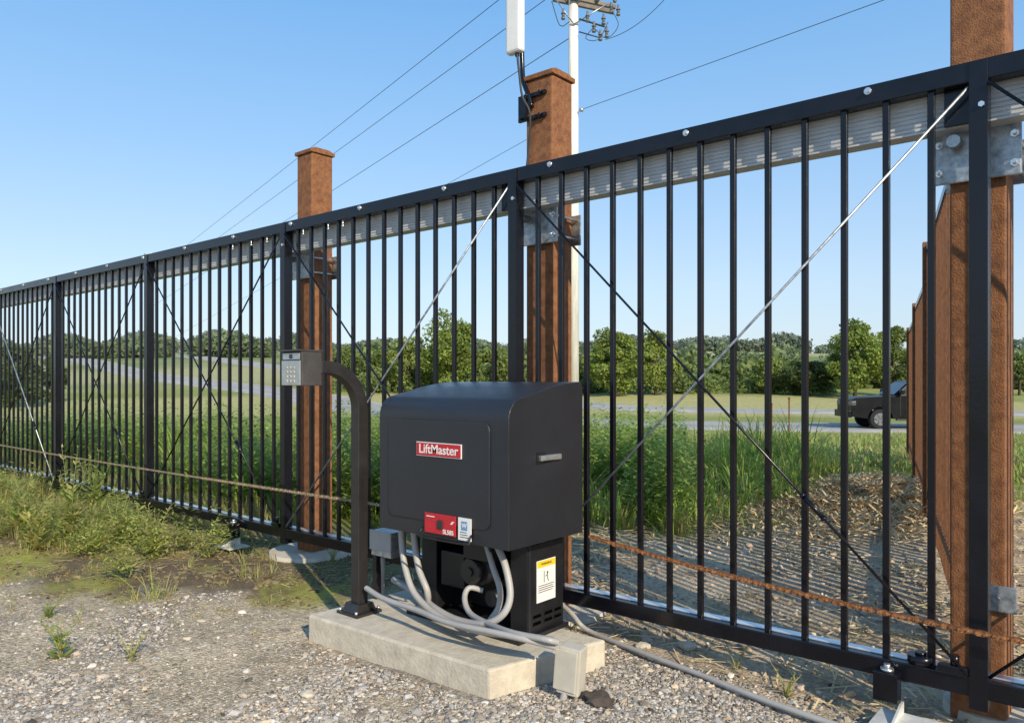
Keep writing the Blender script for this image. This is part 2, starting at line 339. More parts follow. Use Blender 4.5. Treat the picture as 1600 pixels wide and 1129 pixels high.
def tallmask(u,n):
    e=wob(u,n,3.1,11)*.25
    return ((n>4.0+e)&(u<-4.6))|((n>5.3+e)&(u<-2.75+.06*(5-n)+e)&(n<11.5))
K=11500; Y=rng.uniform(4,15,K); X=rng.uniform(-1,1,K)*Y*.72; u,n=map(np.asarray,c2w(X,Y))
pn=wob(u,n,1.3,30); p2=wob(u,n,.55,36); keep=tallmask(u,n)&(n<10+2*pn)&(rng.random(K)<np.clip(.6+.7*pn,.15,1))
u,n,pn,p2=u[keep],n[keep],pn[keep],p2[keep]; edge=np.clip((n-3.9)/1.3,.4,1); edge=np.where(u>-4.3,1,edge)
h=rng.uniform(.32,.80,len(u))*(.85+.4*pn+.25*p2)*edge; h=np.where(u>-4.6,h*1.12,h*.86)
v,t,c=tufts(u,n,15,.06+.11*rng.random(len(u)),h,.013,(.35,.47,.10),1.25,.35,.12)
o=tri_mesh('tall_grass',v,t,M['grass'],c); tag(o,'tall lush green grass growing just behind the black gate','grass',kind='stuff')
K=9000; Y=rng.uniform(9,28.5,K); X=rng.uniform(-1,1,K)*Y*.72; u,n=map(np.asarray,c2w(X,Y)); keep=(n>8.8)&((u<-3.3)|(n>9.6)); u,n=u[keep],n[keep]; yy=-SA*u+CA*n
v,t,c=tufts(u,n,10,.10+.012*yy,rng.uniform(.08,.24,len(u))*(1+.5*wob(u,n,.8,31)),.026,(.40,.47,.13),1.0,.25,.25)
o=tri_mesh('meadow_grass',v,t,M['grass'],c); tag(o,'shorter light green meadow grass reaching to the road','grass',kind='stuff')
K=9500; u=rng.uniform(-14,-4.2,K); n=rng.uniform(.8,3.9,K); pn=wob(u,n,2.4,33)
lim=2.15-.12*(-u-5).clip(0,4); keep=inview(u,n,1.2)&(n>lim-.5*pn)&(rng.random(K)<np.clip(.04+.8*pn+.2*(-u-5).clip(0,2.5),.05,1))&~((np.abs(n-3.0)<.06))
u,n,pn=u[keep],n[keep],pn[keep]
v,t,c=tufts(u,n,12,.02+.05*rng.random(len(u)),rng.uniform(.05,.24,len(u))*(.7+.6*pn.clip(0,1)+.5*sst(5.5,8,-u)),.006,(.40,.42,.12),1.1,.3,.42)
o=tri_mesh('verge_grass',v,t,M['grass'],c); tag(o,'yellow green verge grass along the yard side of the gate at left','grass',kind='stuff')
K=2600; u=rng.uniform(-7.5,1.6,K); n=rng.uniform(1.1,5.6,K); pn=wob(u,n,2.9,35); keep=inview(u,n)&notpad(u,n)&(pn>.05)&((n>2.2)|(u<-3.3)); u,n=u[keep],n[keep]
v,t,c=tufts(u,n,9,.02+.02*rng.random(len(u)),rng.uniform(.015,.06,len(u)),.004,(.46,.42,.17),1.3,.3,.5)
o=tri_mesh('sparse_grass',v,t,M['grass'],c); tag(o,'sparse short dry grass sprouting through the gravel and soil','grass',kind='stuff')
def leafy(name,label,u,n,h,wd,L,ls,base):
    VV=[];TT=[];CC=[];k0=0
    for i in range(len(u)):
        d=rng.normal(size=(L,3)); d/=np.linalg.norm(d,axis=1)[:,None]; z=float(gz(u[i],n[i]))
        p=np.array([u[i],n[i],z+h[i]*.55])+d*np.array([wd[i],wd[i],h[i]*.5])*rng.uniform(.3,1.05,(L,1))
        a1=rng.uniform(0,6.28,L); t1=np.stack([np.cos(a1),np.sin(a1),rng.uniform(-.6,.5,L)],1); t2=np.stack([-np.sin(a1),np.cos(a1),rng.uniform(-.3,.3,L)],1); s=ls*rng.uniform(.5,1.4,(L,1))
        VV.append(np.stack([p-t1*s,p+t2*s*.35,p+t1*s,p-t2*s*.35],1).reshape(-1,3)); TT.append((np.array([(0,1,2),(0,2,3)])[None]+4*np.arange(L)[:,None,None]+k0).reshape(-1,3)); k0+=4*L
        CC.append(np.repeat(np.array(base)[None]*rng.uniform(.7,1.3)*rng.uniform(.75,1.25,(L,1)),4,0))
    o=tri_mesh(name,np.vstack(VV),np.vstack(TT),M['grass'],np.clip(np.vstack(CC),0,1)); return tag(o,label,'undergrowth',kind='stuff')
K=2300; Y=rng.uniform(5,13,K); X=rng.uniform(-1,.32,K)*Y*.7; u,n=map(np.asarray,c2w(X,Y)); keep=tallmask(u,n)&(wob(u,n,.9,44)>-.25); u,n=u[keep],n[keep]
leafy('leafy_undergrowth','broad leaved green weeds mixed into the tall grass behind the gate',u,n,rng.uniform(.35,.95,len(u)),rng.uniform(.10,.27,len(u)),140,.034,(.37,.48,.12))
K=170; u=rng.uniform(-9.5,-4.7,K); n=rng.uniform(1.9,2.9,K); keep=inview(u,n)&(wob(u,n,2.4,33)>-.25); u,n=u[keep],n[keep]
leafy('leafy_undergrowth','low leafy yellow green weeds on the verge in front of the gate at left',u,n,rng.uniform(.10,.36,len(u)),rng.uniform(.06,.15,len(u)),110,.019,(.44,.47,.13))
# straw
def strands(u,n,z,L,w,cols,tilt=.25):
    K=len(u); an=rng.uniform(0,6.28,K); dz=rng.uniform(-tilt,tilt,K)*L; dx,dy=np.cos(an)*L/2,np.sin(an)*L/2; bx,by=-np.sin(an)*w/2,np.cos(an)*w/2
    v=np.stack([np.stack([u-dx-bx,n-dy-by,z-dz/2],1),np.stack([u-dx+bx,n-dy+by,z-dz/2+w*.4],1),np.stack([u+dx+bx,n+dy+by,z+dz/2+w*.4],1),np.stack([u+dx-bx,n+dy-by,z+dz/2],1)],1)
    t=np.array([(0,1,2),(0,2,3)])[None]+4*np.arange(K)[:,None,None]; return v.reshape(-1,3),t.reshape(-1,3),np.repeat(cols,4,0)
K=12000; cx,cy=-2.2,8.0; u=rng.normal(cx,.45,K); n=rng.normal(cy,.75,K); lump=wob(u,n,5,51)
hh=.15*np.exp(-(((u-cx)/.6)**2+((n-cy)/1.0)**2)/1.3)*(1+.8*lump)
sc=np.array([.80,.62,.36])[None]*rng.uniform(.5,1.2,(K,1))
v,t,c=strands(u,n,gz(u,n)+hh*rng.uniform(.6,1.15,K)+.01,rng.uniform(.08,.34,K),rng.uniform(.007,.015,K),sc,.6)
o=tri_mesh('straw_pile',v,t,M['straw'],c); tag(o,'heap of dry brown straw beside the rusty fence','straw',kind='stuff')
K=20000; u=rng.uniform(-4.5,1.5,K); n=rng.uniform(2.9,10,K); pn=wob(u,n,2,41); keep=(pn+rng.uniform(-.6,.6,K)>.1)&inview(u,n)&(u>-3.6-.3*pn); u,n=u[keep],n[keep]; K=len(u)
v,t,c=strands(u,n,gz(u,n)+.015,rng.uniform(.04,.18,K),rng.uniform(.003,.006,K)*(1+.1*n),np.array([.74,.60,.36])[None]*rng.uniform(.5,1.2,(K,1)),.25)
o=tri_mesh('scattered_straw',v,t,M['straw'],c); tag(o,'loose straw scattered on the soil behind and below the gate','straw',kind='stuff')
K=9000; u=rng.uniform(-9,-3.2,K); n=rng.uniform(1.3,3.6,K); keep=(soilm(u,n)>.2)&inview(u,n)&(wob(u,n,4,42)+rng.uniform(-.5,.5,K)>.15); u,n=u[keep],n[keep]; K=len(u)
v,t,c=strands(u,n,gz(u,n)+.008,rng.uniform(.02,.10,K),rng.uniform(.0015,.0035,K),np.array([.55,.46,.26])[None]*rng.uniform(.4,1.2,(K,1)),.2)
o=tri_mesh('dead_grass_litter',v,t,M['straw'],c); tag(o,'dead grass litter lying on the mossy soil left of the pad','straw',kind='stuff')
K=2600; u=rng.uniform(-4,1.5,K); n=rng.uniform(3.3,10,K); keep=inview(u,n)&(wob(u,n,1.2,61)+.12*(n-6)>.35); u,n=u[keep],n[keep]
v,t,c=tufts(u,n,12,.04+.06*rng.random(len(u)),rng.uniform(.04,.16,len(u)),.008,(.33,.42,.10),1.2,.3,.3)
o=tri_mesh('sparse_grass',v,t,M['grass'],c); tag(o,'short green grass patches on the bare soil between gate and straw','grass',kind='stuff')
stemm=mat('weed_stem',(.26,.26,.10),.7)
def weed(px,py,h,seed,label,dry=.3,lean=.25,leafy_=18,spread=.5):
    g=G(px,py); r=np.random.default_rng(seed); o=thing('weed',g,label,'plant'); b=MB(); LV=[];LT=[];LC=[]; k0=0
    for s in range(int(r.integers(5,8))):
        an=r.uniform(0,6.28); hh=h*r.uniform(.6,1); d=Vector((math.cos(an),math.sin(an),0)); pts=[Vector((0,0,-.01)),d*hh*lean*.3+Vector((0,0,hh*.45)),d*hh*lean+Vector((0,0,hh))]
        pt=catm(pts,.03); b.tube(pt,[.0028*(1-.6*i/len(pt)) for i in range(len(pt))],5)
        for q in range(leafy_):
            t=r.uniform(.05,1); p=pt[min(len(pt)-1,int(t*len(pt)))]; a2=r.uniform(0,6.28); L=r.uniform(.3,1)*h*.26*spread*(1.3-t); w=L*.17
            e=p+Vector((math.cos(a2)*L,math.sin(a2)*L,L*r.uniform(.1,.9))); mid=(p+e)/2; sd_=Vector((-math.sin(a2),math.cos(a2),0))*w
            LV+=[p,mid+sd_,e,mid-sd_]; LT+=[(k0,k0+1,k0+2),(k0,k0+2,k0+3)]; k0+=4
            c=(np.array([.60,.54,.20]) if r.random()<dry else np.array([.36,.46,.12]))*r.uniform(.7,1.25); LC+=[c]*4
    b.build('stem',stemm,o,world=False)
    tri_mesh('foliage',np.array([tuple(v) for v in LV]),LT,M['grass'],np.array(LC),o)
weed(95,1025,.25,1,'small leafy green weed growing alone in the gravel at lower left',.2,.45,30,.9)
weed(205,1030,.13,2,'tiny pale yellow grass tuft in the gravel, right of the leafy weed',.8,.6,18,1)
weed(75,962,.10,3,'low flat green weed at the gravel edge, above the leafy weed',.1,1.1,26,1.3)
weed(110,845,.70,4,'tall thin seeding weed at left with a yellowish top',.5,.2,56,.7)
weed(55,858,.54,5,'bushy yellow weed stalks nearest the left edge of the yard',.6,.3,56,.8)
weed(30,835,.62,6,'branching green weed at the far left edge in front of the gate',.4,.3,56,.8)
weed(185,850,.46,7,'slender weed standing on the yellow moss patch',.5,.25,40,.7)
weed(240,862,.40,8,'dry wispy weed right of the yellow moss patch',.7,.35,40,.8)
weed(150,800,.62,9,'green weed close to the gate behind the seeding weed',.3,.3,50,.8)
weed(520,880,.14,10,'small grassy weed at the edge of the round footing',.3,.5,20,.8)
weed(1150,1045,.14,11,'small dry weed below the bottom rail of the gate',.6,.5,20,.8)
weed(1230,1085,.12,12,'straw coloured tuft on the gravel beside the long conduit',.8,.6,20,.9)
# ---------------------------------------------------------------- gate
gate=thing('sliding_gate',(-2.51,3.0,0),'long black metal sliding gate with vertical pickets and diagonal tension rods','gate')
U0,U1=-12.71,1.57; ups=[-.47+2.04*k for k in (1,0,-1,-2,-3,-4,-5,-6)]
MB().box((U0-.03,2.968,2.205),(U1+.03,3.03,2.275),.004).build('top_rail',M['black'],gate)
z0,z1=2.085,2.26; prof=[(3.034,z1)]; nr=11
for k in range(nr):
    zz=z1-(z1-z0)*k/nr; dz=(z1-z0)/nr; prof+=[(3.034,zz-dz*.55),(3.038,zz-dz*.62),(3.038,zz-dz*.93),(3.034,zz-dz)]
prof+=[(3.022,z0-.002),(3.022,z0-.008),(3.10,z0-.008),(3.10,z1)]
MB().prism(prof,'x',U0,U1).build('track',M['alu'],gate,'grey ribbed aluminium track')
MB().box((U0-.03,2.965,.14),(U1+.03,3.05,.205),.004).build('bottom_rail',M['black'],gate)
MB().box((U0,3.003,.2055),(U1,3.048,.210),.001).build('glint_strip',M['strip'],gate,'bright strip added as the glints along the bottom rail')  # added strip, paints the glints where light catches the rail top
pk=None
for x in ups:
    MB().box((x-.028,2.962,.1),(x+.028,3.024,2.272),.003).build('upright',M['black'],gate)
for x in (-.55,-2.59): MB().box((x-.03,3.008,2.08),(x+.07,3.020,2.204),.002).build('corner_plate',M['black'],gate)
for k in range(7):
    for j in range(1,14):
        x=ups[k]-2.04*j/14
        if pk is None:
            pk=MB().box((x-.0115,2.981,.203),(x+.0115,3.002,2.206),.002,seg=1).build('picket',M['black'],gate); x0=x
        else: dup(pk,(x-x0,0,0),gate)
for i in range(7):
    xr,xl=ups[i]-.03,ups[i+1]+.03
    for kind in (0,1):
        a=Vector((xr,2.955 if kind else 2.971,2.19)); c=Vector((xl,2.955 if kind else 2.971,.215))
        if kind: a.z,c.z=.215,2.19
        shiny=(kind==0 and i in (1,2)) or (kind==1 and i==5); m=M['galv'] if shiny else M['black']
        ro=MB().cyl(a,c,.0055,seg=8).build('tension_rod',m,gate,'bright bare metal tension rod' if shiny else None)
        if kind:
            d=(c-a).normalized(); p=a+d*.72; MB().cyl(p-d*.05,p+d*.05,.010,seg=8).cyl(p-d*.062,p-d*.05,.013,seg=6).cyl(p+d*.05,p+d*.062,.013,seg=6).build('turnbuckle',M['black'],ro)
x=-.818+2*.727
while x>U0:
    MB().cyl((x,2.968,2.252),(x,2.962,2.252),.013,seg=16).cyl((x,2.962,2.252),(x,2.953,2.252),.0085,seg=6,smooth=False).build('bolt',M['zinc'],gate); x-=.727
for x in (-.46,-2.5,-4.54): MB().cyl((x,2.962,2.12),(x,2.952,2.12),.010,seg=6,smooth=False).build('bolt',M['zinc'],gate)
for x in (-3.9,-4.05,-4.32,-4.75,-4.95,-5.2): MB().cyl((x,2.972,2.20),(x,2.972,2.165),.005,seg=6).cyl((x,2.972,2.172),(x,2.972,2.162),.009,seg=6).build('eye_bolt',M['zinc'],gate)
for x in ups[1:6]:
    MB().box((x-.12,2.952,.205),(x-.03,2.979,.235),.004).cyl((x-.07,2.967,.235),(x-.07,2.967,.27),.014,seg=12).build('rod_anchor',M['black'],gate)
# ---------------------------------------------------------------- steel posts
def spost(u,label,foot,lower=False):
    n=3.225; w=.0875; o=thing('steel_post',(u,n,0),label,'post')
    MB().box((u-w,n-w,-.1),(u+w,n+w,2.775),.014,seg=3).build('shaft',M['rust'],o)
    c=MB().box((u-w-.012,n-w-.012,2.775),(u+w+.012,n+w+.012,2.80),.004)
    c.prism([(n-w-.008,2.80),(n+w+.008,2.80),(n+w-.03,2.815),(n-w+.03,2.815)],'x',u-w,u+w); c.build('cap',M['rust'],o)
    pl=MB().box((u-.135,3.112,1.905),(u+.135,3.124,2.085),.006).build('roller_plate',M['galv'],o)
    for dx in (-.115,.115):
        for z in (1.945,2.045):
            MB().cyl((u+dx,3.112,z),(u+dx,3.104,z),.014,seg=6,smooth=False).cyl((u+dx,3.124,z),(u+dx,3.34,z),.006,seg=8).cyl((u+dx,3.104,z),(u+dx,3.085,z),.006,seg=8).build('bolt',M['zinc'],pl)
    MB().box((u-.135,3.318,1.915),(u+.135,3.328,2.075),.004).build('back_plate',M['galv'],o)
    MB().cyl((u-.06,3.07,2.045),(u-.06,3.112,2.045),.018,seg=14).cyl((u-.06,3.05,2.04),(u-.06,3.085,2.04),.022,seg=18).build('roller',M['galv'],o)
    if lower:
        MB().box((u+.03,3.120,.40),(u+.12,3.134,.49),.004).cyl((u+.06,3.12,.445),(u+.06,3.108,.445),.012,seg=6).build('lower_plate',M['galv'],o)
    R_f=foot[3]
    f=MB().cyl((u+foot[1],n+foot[2],-.1),(u+foot[1],n+foot[2],.022),R_f,R_f-.01,seg=48).build('concrete_footing',M['conc'],None); tag(f,foot[0],'footing')
spost(-.50,'thick rusty brown steel post at the right edge, its top out of the photo',('round concrete footing around the rightmost rusty post',0.02,.04,.16),True)
spost(-2.475,'rusty brown steel post with the white antenna fixed to it',('pale concrete footing behind the motor cabinet',.02,-.02,.30))
spost(-4.55,'rusty brown steel post standing behind the keypad',('round concrete footing at the base of the post behind the keypad',0,-.02,.30))
def guide(u,label,big):
    o=thing('gate_guide',(u,2.97,0),label,'gate guide')
    MB().box((u-.045,2.905,.075),(u+.035,2.963,.175),.003).build('guide_block',M['black'],o)
    b=MB().box((u-.03,2.80,.022),(u+.17,2.96,.032),.002).prism([(2.80,.032),(2.96,.032),(2.96,.070),(2.93,.070)],'x',u+.036,u+.044); b.build('angle_plate',M['foot'],o)
    MB().cyl((u-.005,2.935,.176),(u-.005,2.935,.186),.022,seg=20).cyl((u-.005,2.935,.186),(u-.005,2.935,.20),.012,seg=6).build('washer',M['zinc'],o)
    if big: MB().cyl((u+.09,2.99,.212),(u+.09,2.99,.240),.042,seg=24).cyl((u+.09,2.99,.240),(u+.09,2.99,.250),.018,seg=12).build('roller',M['black'],o)
guide(-.74,'black guide block with pale angled foot under the rail near the rightmost post',True); guide(-5.12,'black guide block under the rail left of the round footing',False)
# ---------------------------------------------------------------- chain
ch=thing('drive_chain',(-2.33,2.90,.48),'rusty roller chain stretched along the gate through the grey cabinet','chain')
def chain(xa,xb,name,m,label):
    b=MB(); x=xa; i=0; pitch=.025
    def zc(x):
        if x<-2.7: return .487-.02*math.sin(min(1,max(0,(-2.7-x)/10))*math.pi)
        t=(x+1.95)/3.5; return .487-.44*t*(1-t)*.93-.02*t
    while x<xb:
        z=zc(x); z2=zc(x+pitch); y=2.90; h=.0085 if i%2 else .0068
        q=Matrix.Rotation(math.atan2(-(z2-z),pitch),3,'Y')
        if x>-5.5:
            for s in (-1,1):
                off=.0065 if i%2 else .0038
                b.box((x-.002,y+s*off-.0012,(z+z2)/2-h),(x+pitch+.002,y+s*off+.0012,(z+z2)/2+h),.003,rot=q,seg=1)
            b.cyl((x,y-.011,z),(x,y+.011,z),.0045,seg=6)
        else: b.box((x,y-.005,z-.006),(x+pitch*1.06,y+.005,z2+.006),0,rot=q)
        x+=pitch; i+=1
    b.build(name,m,ch,label)
chain(U0+.1,-2.68,'chain_run',M['palechain'],'pale dusty chain run'); chain(-1.99,1.55,'chain_run',M['rustdark'],'orange rusty chain run')
# ---------------------------------------------------------------- concrete pad
b=MB(); b.prism(padq,'z',-.12,.105); pad=b.build('concrete_pad',M['conc'],bevel=.010); tag(pad,'rectangular pale concrete pad under the grey motor cabinet','concrete pad')
# ---------------------------------------------------------------- gate operator
op=thing('gate_operator',(-2.33,2.5,.11),'dark grey sliding gate motor cabinet with red name plate on a concrete pad','gate motor')
uL,uR=-2.723,-1.949
def arcp(cx,cz,r,a0,a1,n): return [(cx+r*math.cos(math.radians(a0+(a1-a0)*i/n)),cz+r*math.sin(math.radians(a0+(a1-a0)*i/n))) for i in range(n+1)]
pf=[(2.28,.535),(2.28,1.03)]+arcp(2.37,1.045,.09,180,108,8)+[(2.46,1.155),(2.56,1.176),(2.66,1.190)]+arcp(2.745,1.160,.037,80,0,6)+[(2.782,.535)]
b=MB(); b.prism(pf,'x',uL,uR); b.b.normal_update()
for f in list(b.b.faces):
    if f.normal.z<-.9 and f.calc_center_median().z<.54: b.b.faces.remove(f)
b.box((uL+.01,2.29,.60),(uR-.01,2.77,.61))
cov=b.build('cover',M['box'],op,bevel=.009); sm=cov.modifiers.new('solid','SOLIDIFY'); sm.thickness=.003; sm.offset=-1; cov.modifiers.move(1,0)
for p in cov.data.polygons:
    if abs(p.normal.x)<.1 and p.center.z>.85: p.use_smooth=True
def rrect(x0,x1,z0_,z1_,r,n=6):
    return arcp(x1-r,z1_-r,r,0,90,n)+arcp(x0+r,z1_-r,r,90,180,n)+arcp(x0+r,z0_+r,r,180,270,n)+arcp(x1-r,z0_+r,r,270,360,n)
e0=P(608,700,2.28).x; e1=P(766,700,2.28).x
MB().prism(rrect(e0,e1,.60,1.035,.035),'y',2.2735,2.283).build('embossed_panel',M['box'],op,bevel=.004)
a=P(651,700,2.27); c=P(721,700,2.27); zt=P(651,688,2.27).z; zb=P(651,709,2.27).z
pz=(zt+zb)/2-.004; hh=.030
pl=MB().box((a.x,2.2685,pz-hh),(c.x,2.2732,pz+hh),.001).build('name_plate',M['white'],op)
MB().box((a.x+.003,2.2670,pz-hh+.003),(c.x-.003,2.2683,pz+hh-.003)).build('plate_field',M['red'],pl)
text('LiftMaster',.055,((a.x+c.x)/2,2.2665,pz),M['white'],pl,bold=.0006,sx=1.05)
a=P(664,806,2.27); c=P(712,806,2.27); zt=.640; zb=.556
lb=MB().box((a.x,2.268,zb),(c.x,2.2730,zt),.001).build('control_label',M['red'],op)
MB().box(((a.x+c.x)/2-.010,2.262,zb+.024),((a.x+c.x)/2+.020,2.2678,zt-.024),.002).build('reset_button',M['ink'],lb)
text('SL585',.026,(c.x-.042,2.2675,zb+.013),M['white'],lb,bold=.0006)
MB().box((a.x+.012,2.2670,zt-.016),(a.x+.060,2.2678,zt-.012)).build('printed_line',M['white'],lb)
MB().prism([(c.x-.03,zt-.035),(c.x-.018,zt-.022),(c.x-.006,zt-.022),(c.x-.018,zt-.035)],'y',2.2668,2.2678).build('printed_mark',M['white'],lb)
hp=[(a.x-.012,2.268,zb+.02),(a.x-.012,2.25,zb-.004),(a.x-.004,2.245,zb-.016),(c.x+.080,2.245,zb-.016),(c.x+.092,2.25,zb-.004),(c.x+.092,2.268,zb+.02)]
MB().tube(catm([Vector(p) for p in hp],.01),.0045,8).build('pull_handle',M['chassis'],op)
a=P(716,812,2.27); c=P(736,812,2.27); zt=.640; zb=.548
st=MB().box((a.x,2.2692,zb),(c.x,2.2730,zt)).build('sticker',M['white'],op)
xm=(a.x+c.x)/2; MB().box((xm-.018,2.268,zt-.050),(xm+.016,2.2690,zt-.014)).build('sticker_emblem',M['blue'],st)
text('W',.026,(xm-.001,2.2675,zt-.032),M['white'],st,bold=.0006)
for k in range(3): MB().box((a.x+.012,2.2682,zb+.012+.010*k),(c.x-.012-.006*k,2.2690,zb+.0145+.010*k)).build('printed_line',M['ink'],st)
def sideP(px,py,u=-1.949):
    a=(px-800)/F; Y=u/(CA*a-SA); return Vector((u,(SA*a+CA)*Y,EYE-(py-595)*Y/F))
p0=sideP(841,716); p1=sideP(873,716)
MB().box((uR,p0.y,p0.z-.012),(uR+.018,p1.y,p0.z+.012),.005).box((uR+.018,p0.y+.01,p0.z-.008),(uR+.026,p1.y-.06,p0.z+.008),.003).build('latch',M['silver'],op)
MB().box((uR+.0005,p0.y-.012,p0.z-.024),(uR+.003,p0.y+.05,p0.z+.024),.001).build('latch_plate',M['chassis'],op)
def chas(x0,x1,y0,y1): return MB().box((x0,y0,.115),(x1,y1,.60),.004)
rc=chas(-2.145,-2.05,2.52,2.775).build('side_column',M['chassis'],op)
MB().box((-2.0495,2.525,.12),(-2.0475,2.54,.58)).build('flange',M['box'],rc)
for (ya,yb,z) in ((2.56,2.61,.50),(2.64,2.69,.50),(2.71,2.76,.50),(2.56,2.61,.155),(2.64,2.69,.155),(2.71,2.755,.155),(2.56,2.61,.185),(2.64,2.69,.185),(2.71,2.755,.185)):
    b=MB().box((-2.0505,ya,z),(-2.0470,yb,z+.012),.001); b.build('slot',M['slot'],rc)
    MB().box((-2.0500,ya-.002,z-.004),(-2.0455,yb+.002,z-.001)).build('louvre_lip',M['box'],rc)
def cs(px,py): return sideP(px,py,-2.05)
p0=cs(838,877); p1=cs(867,932)
ws=MB().box((-2.0495,p0.y,p1.z),(-2.047,p1.y,p0.z)).build('warning_sticker',M['white'],rc)
ym=(p0.y+p1.y)/2; R90=Matrix.Rotation(math.pi/2,4,'Z')@Matrix.Rotation(math.pi/2,4,'X')
MB().box((-2.0468,p0.y+.003,p0.z-.030),(-2.0455,p1.y-.003,p0.z-.003)).build('warning_band',M['yellow'],ws)
text('WARNING',.014,(-2.0450,ym,p0.z-.0165),M['ink'],ws,rot=R90,bold=.0002,sx=1.1)
pb=MB(); pb.cyl((-2.0468,ym+.008,p0.z-.058),(-2.0455,ym+.008,p0.z-.058),.005,seg=14).tube([Vector((-2.046,ym+.008,p0.z-.064)),Vector((-2.046,ym+.006,p0.z-.078)),Vector((-2.046,ym+.014,p0.z-.095))],.0016,5).tube([Vector((-2.046,ym+.008,p0.z-.067)),Vector((-2.046,ym-.006,p0.z-.072))],.0014,5).tube([Vector((-2.046,ym-.016,p0.z-.048)),Vector((-2.046,ym-.016,p0.z-.097))],.0014,5)
pb.build('warning_pictogram',M['ink'],ws)
for k in range(4): MB().box((-2.0468,p0.y+.01,p0.z-.110-.009*k),(-2.0455,p1.y-.012-.01*(k%2),p0.z-.1075-.009*k)).build('printed_line',M['ink'],ws)
chas(-2.70,-2.60,2.52,2.775).build('side_column',M['chassis'],op)
MB().box((-2.60,2.70,.13),(-2.145,2.77,.60),.003).box((-2.72,2.44,.105),(-2.03,2.79,.124),.003).build('base_frame',M['chassis'],op)
MB().box((-2.55,2.50,.26),(-2.40,2.69,.42),.01).cyl((-2.33,2.5,.36),(-2.33,2.68,.36),.075,seg=24).cyl((-2.24,2.5,.25),(-2.24,2.6,.25),.035,seg=16).box((-2.36,2.45,.42),(-2.2,2.66,.50),.008).build('motor',M['chassis'],op)
MB().cyl((-2.33,2.46,.36),(-2.33,2.5,.36),.055,seg=24).cyl((-2.33,2.45,.36),(-2.33,2.46,.36),.02,seg=12).build('pulley',M['gooseneck'],op)
for (x,y) in ((-2.09,2.47),(-2.66,2.47),(-2.4,2.46)): MB().cyl((x,y,.124),(x,y,.132),.014,seg=12).cyl((x,y,.132),(x,y,.146),.009,seg=6).build('anchor_bolt',M['zinc'],op)
jb=thing('junction_box',P(594,850,2.55),'small grey metal box hanging left of the cabinet, behind the bent pole','electrical box')
a=P(580,827,2.5); c=P(607,872,2.5)
MB().box((a.x,2.5,c.z),(c.x+.02,2.60,a.z),.004).build('enclosure',M['galv'],jb)
MB().box((a.x-.004,2.492,c.z+.03),(c.x+.024,2.4995,a.z+.003),.002).build('lid',M['conduit'],jb)
MB().box((a.x+.01,2.50,.105),(a.x+.04,2.53,c.z),.002).build('support_strut',M['chassis'],jb)
# conduits
def conduit(pts,r,label):
    p=catm(pts,.0045); rs=[r*(1.0+(.08 if i%2 else -.06)) for i in range(len(p))]
    return tag(MB().tube(p,rs,12).build('conduit',M['conduit']),label,'conduit')
n=2.40
conduit([P(627,815,n),P(628,850,n),P(634,890,2.38),P(650,930,2.36),P(690,965,2.33),P(750,985,2.29),P(815,993,2.28),P(868,1001,2.30)],.0145,'grey conduit from under the cabinet sweeping right to the upright box')
conduit([P(645,815,n),P(648,850,n),P(655,890,2.38),P(668,925,2.38),P(664,945,2.42),P(640,950,2.50),P(600,935,2.55),P(597,870,2.54)],.0145,'grey conduit curving from under the cabinet round to the grey metal box')
conduit([P(776,850,2.42),P(790,885,2.4),P(797,930,2.38),P(785,960,2.35),P(755,974,2.33),P(715,968,2.34),P(680,950,2.37),P(650,925,2.44),P(615,905,2.5)],.0145,'outer grey conduit loop hanging below the right corner of the cabinet')
conduit([P(760,850,2.46),P(770,885,2.45),P(781,920,2.44),P(779,948,2.44),P(766,968,2.42)],.0125,'short grey conduit inside the outer loop at the right',)
conduit([P(755,922,2.5),P(733,918,2.46),P(726,935,2.42),P(735,958,2.38),P(765,975,2.32),P(800,988,2.26),P(850,998,2.26),P(872,1003,2.30)],.012,'grey conduit with a small open loop in front of the motor')
conduit([P(572,918,2.30),P(600,935,2.27),P(650,952,2.25),P(700,972,2.22),P(760,985,2.22),P(815,997,2.24),P(868,1010,2.31)],.012,'grey conduit running along the front of the pad from the bent pole')
conduit([Vector((-2.1,2.80,.20)),G(893,958,.10),G(920,985,.02),G(1000,1018,.015),G(1090,1052,.015),G(1180,1088,.015),G(1300,1130,.012),G(1420,1165,.01)],.0115,'long grey conduit snaking over the gravel below the gate to the right')
ub=thing('utility_box',(-1.71,2.38,0),'small beige plastic box on the ground at the right end of the pad','electrical box')
Rt=Matrix.Rotation(math.radians(5),3,'Y')@Matrix.Rotation(math.radians(12),3,'Z')
MB().box((-1.755,2.335,.02),(-1.665,2.405,.20),.006,rot=Rt).build('enclosure',M['greybox'],ub); MB().box((-1.758,2.327,.035),(-1.668,2.335,.19),.003,rot=Rt).build('lid',M['greybox'],ub)
MB().tube(catm([Vector((-1.72,2.35,.04)),Vector((-1.73,2.34,.0)),Vector((-1.73,2.34,-.05))],.02),.014,10).build('pipe_stub',M['conduit'],ub)
